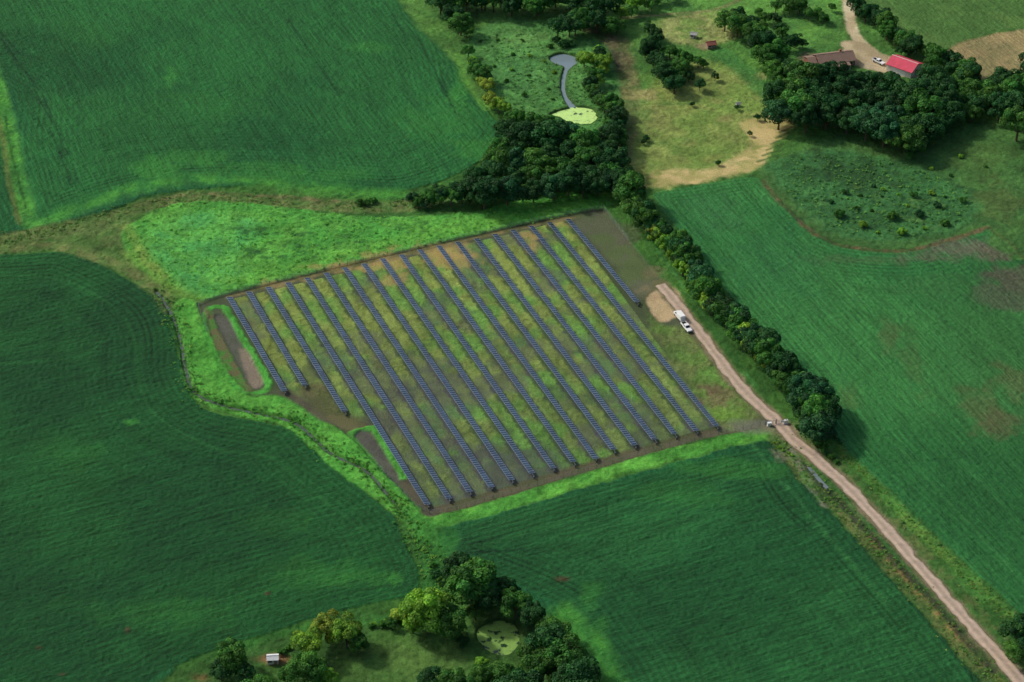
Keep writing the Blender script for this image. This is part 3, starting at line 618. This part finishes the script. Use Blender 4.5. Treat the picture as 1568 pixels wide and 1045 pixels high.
def empty(name,x,y,rot,z=0):
    e=bpy.data.objects.new(name,None); S.collection.objects.link(e); p=G(x,y); e.location=(p[0],p[1],z); e.rotation_euler=(0,0,rot); return e
def heading(a,b):
    p=G(*a);q=G(*b); return math.atan2(q[1]-p[1],q[0]-p[0])
white=plain("white_paint",(206,209,208),.4,1,.06,spec=.5); glass=plain("window_glass",(24,30,36),.08,1,.1,spec=.6); tyre=plain("tyre_rubber",(22,22,22),.9); steel=plain("galvanised_steel",(112,118,120),.5,3,.15,.6)
brick=plain("brown_brick",(128,84,66),.85,3,.25); roofb=plain("brown_shingles",(118,98,84),.9,2,.28); roofr=plain("red_metal_roof",(180,60,80),.55,.6,.18); wood=plain("weathered_wood",(134,118,100),.9,2,.3)
greyroof=plain("grey_roof",(150,150,148),.7,1.5,.2); trim=plain("trim_white",(198,195,186),.6,2,.1); concrete=plain("concrete",(158,152,142),.9,1,.15); rust=plain("rusty_red_roof",(130,76,66),.8,1,.3)
# ---- solar rows
cell=MT("solar_cells"); cp=cell.n("ShaderNodeTexCoord").outputs["Object"]
cell.l(cell.mul((.026,.048,.084),cell.rng(cell.noise(.35,3,.6,cp),.3,.7,.55,1.45)),cell.b.inputs["Base Color"]); cell.b.inputs["Roughness"].default_value=.22; cell.b.inputs["Specular IOR Level"].default_value=.5; cell=cell.m
alu=plain("panel_frame_aluminium",(150,164,178),.5,4,.12,.2)
TILT=math.radians(-12); PWD=2.15; HT=1.4
for i,(t,b) in enumerate(zip(tops,bots)):
    a=G(*t,HT);c=G(*b,HT); u=OFF+SP*i; va,vb=a@D,c@D
    L_=vb-va; n=int(L_/1.18); bb=B()
    def cn(al,ac,off,tl): 
        ct,st_=math.cos(tl),math.sin(tl); return (al,ac*ct-off*st_,HT+ac*st_+off*ct)
    for k in range(n):
        al=k*1.18; tl=TILT+random.uniform(-.025,.025)+.035*math.sin(k*.07+i)
        x0,x1=al+.02,al+1.14; h=PWD/2
        o=len(bb.v); bb.v+=[cn(x0,-h,0,tl),cn(x1,-h,0,tl),cn(x1,h,0,tl),cn(x0,h,0,tl),cn(x0,-h,.04,tl),cn(x1,-h,.04,tl),cn(x1,h,.04,tl),cn(x0,h,.04,tl)]
        for f_ in((3,2,1,0),(4,5,6,7),(0,1,5,4),(1,2,6,5),(2,3,7,6),(3,0,4,7)): bb.f.append(tuple(o+z for z in f_)); bb.m.append(1)
        e=.05; bb.face([cn(x0+e,-h+e,.046,tl),cn(x1-e,-h+e,.046,tl),cn(x1-e,h-e,.046,tl),cn(x0+e,h-e,.046,tl)],0)
    bb.box(0,L_,-.07,.07,HT-.20,HT-.06,2)
    for k in range(int(L_/6.5)+1): bb.box(k*6.5-.07,k*6.5+.07,-.08,.08,-.1,HT-.205,2)
    bb.box(L_+.1,L_+.40,-.25,.25,.6,1.2,3)
    bb.box(L_+.2,L_+.32,-.15,.15,-.1,.595,2)
    p=D*va+NV*u; Mx=Matrix(((D[0],NV[0],0,p[0]),(D[1],NV[1],0,p[1]),(0,0,1,0),(0,0,0,1)))
    o=bb.out("solar_panel_row",[cell,alu,steel,steel])
    if Mx.to_3x3().determinant()<0: 
        o.data.transform(Mx); o.data.flip_normals()
    else: o.matrix_world=Mx
# ---- perimeter fence
def fence(name,px,step=3.0,h=2.0):
    P=W(px); bb=B()
    for i in range(len(P)-1):
        a,b=P[i],P[i+1]; l=np.linalg.norm(b-a); n=max(1,int(l/step))
        for k in range(n):
            p=a+(b-a)*k/n; bb.box(p[0]-.05,p[0]+.05,p[1]-.05,p[1]+.05,-.1,h,0)
        d=(b-a)/l; nn=np.array([-d[1],d[0]])*.02
        for z in(.3,.75,1.2,1.6,1.92):
            bb.face([(*(a-nn),z),(*(b-nn),z),(*(b+nn),z+.01),(*(a+nn),z+.01)],0)
    bb.out(name,[steel])
fence("perimeter_fence",[(1176,650),(1100,667),(1000,691),(850,736),(700,781),(658,788),(634,775),(600,738),(575,712)])
fence("perimeter_fence",[(318,512),(303,468),(352,451),(520,409),(700,367),(868,330),(924,321),(962,370)])
e=empty("access_gate",1188,650,heading((1172,652),(1204,650)))
bb=B()
for x in(-3.6,0,3.6): bb.box(x-.1,x+.1,-.1,.1,0,2.2)
for x0,x1 in((-3.45,-.15),(.15,3.45)):
    for z in(.3,1.0,1.7): bb.box(x0,x1,-.03,.03,z,z+.07)
    for x in np.linspace(x0,x1-.07,5): bb.box(x,x+.06,-.028,.028,.38,1.69)
bb.out("gate_leaves",[steel],e)
B().box(-3.3,-1.3,-.10,-.04,.7,1.5).box(1.6,3.2,-.10,-.04,.7,1.5).out("warning_panels",[white],e)
for x,y in [(1178,653),(1203,649)]:
    e=empty("inverter_cabinet",x,y,.2,0); B().box(-.7,.7,-.4,.4,.15,1.6).out("cabinet",[white],e,.04); B().box(-.9,.9,-.6,.6,-.1,.146).out("base_slab",[concrete],e); B().box(-.5,-.02,-.42,-.403,.3,1.4).box(.02,.5,-.42,-.403,.3,1.4).out("doors",[trim],e)
# ---- vehicles
def pickup(x,y,rot):
    e=empty("pickup_truck",x,y,rot,.12)
    b=B(); b.side(-.98,.98,[(-2.9,.55),(2.85,.55),(2.95,.75),(2.9,1.08),(1.35,1.18),(-2.9,1.15)],0); b.out("body",[white],e,.05)
    b=B(); b.side(-.86,.86,[(-.95,1.18),(1.3,1.18),(.55,1.85),(-.75,1.88)],0); b.out("cab",[white],e,.06)
    b=B(); b.face([(1.27,-.74,1.24),(1.27,.74,1.24),(.62,.70,1.82),(.62,-.70,1.82)])
    for s in(-1,1):
        b.face([(-.7,s*.875,1.26),(1.05,s*.875,1.26),(.5,s*.875,1.75),(-.6,s*.875,1.76)])
    b.face([(-.97,-.7,1.25),(-.97,.7,1.25),(-.80,.66,1.8),(-.80,-.66,1.8)]); b.out("windows",[glass],e)
    B().box(-2.78,-1.02,-.80,.80,1.16,1.19).out("load_bed",[tyre],e); b=B().box(-2.9,-1.0,-.98,-.82,1.15,1.34).box(-2.9,-1.0,.82,.98,1.15,1.34).box(-2.9,-2.79,-.81,.81,1.15,1.34); b.out("bed_sides",[white],e,.02)
    b=B()
    for xx in(-1.85,1.9):
        for yy in(-.88,.88): b.wheel(xx,yy,.4,.28,0)
    b.out("wheels",[tyre],e); B().box(2.93,3.02,-.9,.9,.5,.72).box(-3.0,-2.9,-.9,.9,.5,.72).out("bumpers",[steel],e)
def van(x,y,rot):
    e=empty("cargo_van",x,y,rot,.12)
    b=B(); b.side(-1.0,1.0,[(-2.9,.45),(2.7,.45),(2.85,.8),(2.7,1.25),(1.9,1.45),(1.15,2.3),(.9,2.42),(-2.8,2.42),(-2.9,2.2)],0); b.out("body",[white],e,.07)
    b=B(); b.face([(1.89,-.8,1.53),(1.89,.8,1.53),(1.24,.76,2.27),(1.24,-.76,2.27)])
    for s in(-1,1): b.face([(.5,s*1.012,1.45),(1.7,s*1.012,1.45),(1.15,s*1.012,2.1),(.5,s*1.012,2.1)])
    b.out("windows",[glass],e); b=B()
    for xx in(-1.9,1.8):
        for yy in(-.9,.9): b.wheel(xx,yy,.37,.26,0)
    b.out("wheels",[tyre],e)
hd=heading((1036,483),(1058,510))
van(1040,487,hd+math.pi); pickup(1051,504,hd)
pickup(1345,97,heading((1340,92),(1356,100)))
# ---- buildings
def gable(name,x,y,rot,L,Wd,h,rise,wall,roof,win=True,ov=.5,chim=False):
    e=empty(name,x,y,rot,0); l,wd=L/2,Wd/2
    b=B(); b.prism(-l,l,[(-wd,0),(wd,0),(wd,h),(0,h+rise),(-wd,h)],0); b.out("walls",[wall],e)
    sl_=rise/wd; b=B(); t=.18
    for s in(-1,1):
        b.prism(-l-ov,l+ov,[(0,h+rise+.02),(s*(wd+ov),h-sl_*ov+.02),(s*(wd+ov),h-sl_*ov+.02+t),(0,h+rise+t+.02)],0)
    b.out("roof",[roof],e)
    B().box(-l-ov,l+ov,-.15,.15,h+rise+t-.02,h+rise+t+.08).out("ridge_cap",[trim if roof is roofr else roof],e)
    if win:
        b=B();fr=B();n=max(2,int(L/3.2))
        for s in(-1,1):
            for k in range(n):
                cx=-l+L*(k+.5)/n
                if s==-1 and k==n//2: continue
                y0,y1=sorted((s*(wd+.01),s*(wd+.05))); b.box(cx-.6,cx+.6,y0,y1,1.0,min(2.1,h-.2))
                y0,y1=sorted((s*(wd+.005),s*(wd+.035))); fr.box(cx-.72,cx+.72,y0,y1,.88,min(2.22,h-.1))
        b.out("windows",[glass],e); fr.out("window_frames",[trim],e)
        cx=-l+L*(n//2+.5)/n; B().box(cx-.5,cx+.5,-wd-.05,-wd-.004,0.02,min(2.1,h-.1)).out("door",[wood],e)
    if chim: B().box(l*.3,l*.3+.9,.3,1.1,h,h+rise+1.1).out("chimney",[brick],e,.03)
    return e
hr=heading((1240,92),(1306,84))
h=gable("farm_house",1276,97,hr,16,8.5,2.9,2.0,brick,roofb,chim=True)
b=B(); b.prism(-12.0,-8.4,[(-3,0),(3.6,0),(3.6,2.6),(.3,3.9),(-3,2.6)],0); b.out("garage_wing",[brick],h)
b=B(); b.prism(-12.4,-8.55,[(.3,4.0),(4.2,2.5),(4.2,2.66),(.3,4.16)],0); b.prism(-12.4,-8.55,[(.3,4.0),(-3.6,2.5),(-3.6,2.66),(.3,4.16)],0); b.out("garage_roof",[roofb],h)
B().box(-11.6,-9.0,-3.05,-3.005,.05,2.2).out("garage_door",[trim],h)
B().box(-5,5,-7.2,-4.3,-.1,.15).out("porch_slab",[concrete],h)
b=B()
for x in(-4.8,0,4.8): b.box(x-.1,x+.1,-7.0,-6.8,.15,2.4)
b.out("porch_posts",[trim],h); B().face([(-5,-7.3,2.42),(5,-7.3,2.42),(5,-4.0,2.85),(-5,-4.0,2.85)]).out("porch_roof",[roofb],h)
br=heading((1364,92),(1404,106))
q=gable("red_roofed_barn",1384,108,br,11.5,9.5,3.2,2.0,trim,roofr,win=False)
B().box(-3.2,-.1,-4.81,-4.754,.05,2.8).box(.1,3.2,-4.81,-4.754,.05,2.8).out("sliding_doors",[white],q); B().box(5.755,5.8,-1,1,1.2,2.4).box(-5.8,-5.755,-1,1,1.2,2.4).out("end_windows",[glass],q)
gable("garden_shed",418,1014,.1,3.2,2.4,1.9,.7,trim,white,win=True,ov=.2)
gable("farm_shed",1088,73,.3,3.8,3.0,2.0,.9,wood,rust,win=True,ov=.3)
gable("farm_shed",1062,58,-.2,2.6,2.2,1.8,.7,trim,greyroof,win=True,ov=.2)
gable("chicken_coop",1130,163,.2,1.6,1.3,1.2,.5,trim,greyroof,win=False,ov=.15)
print("objects",len(bpy.data.objects))
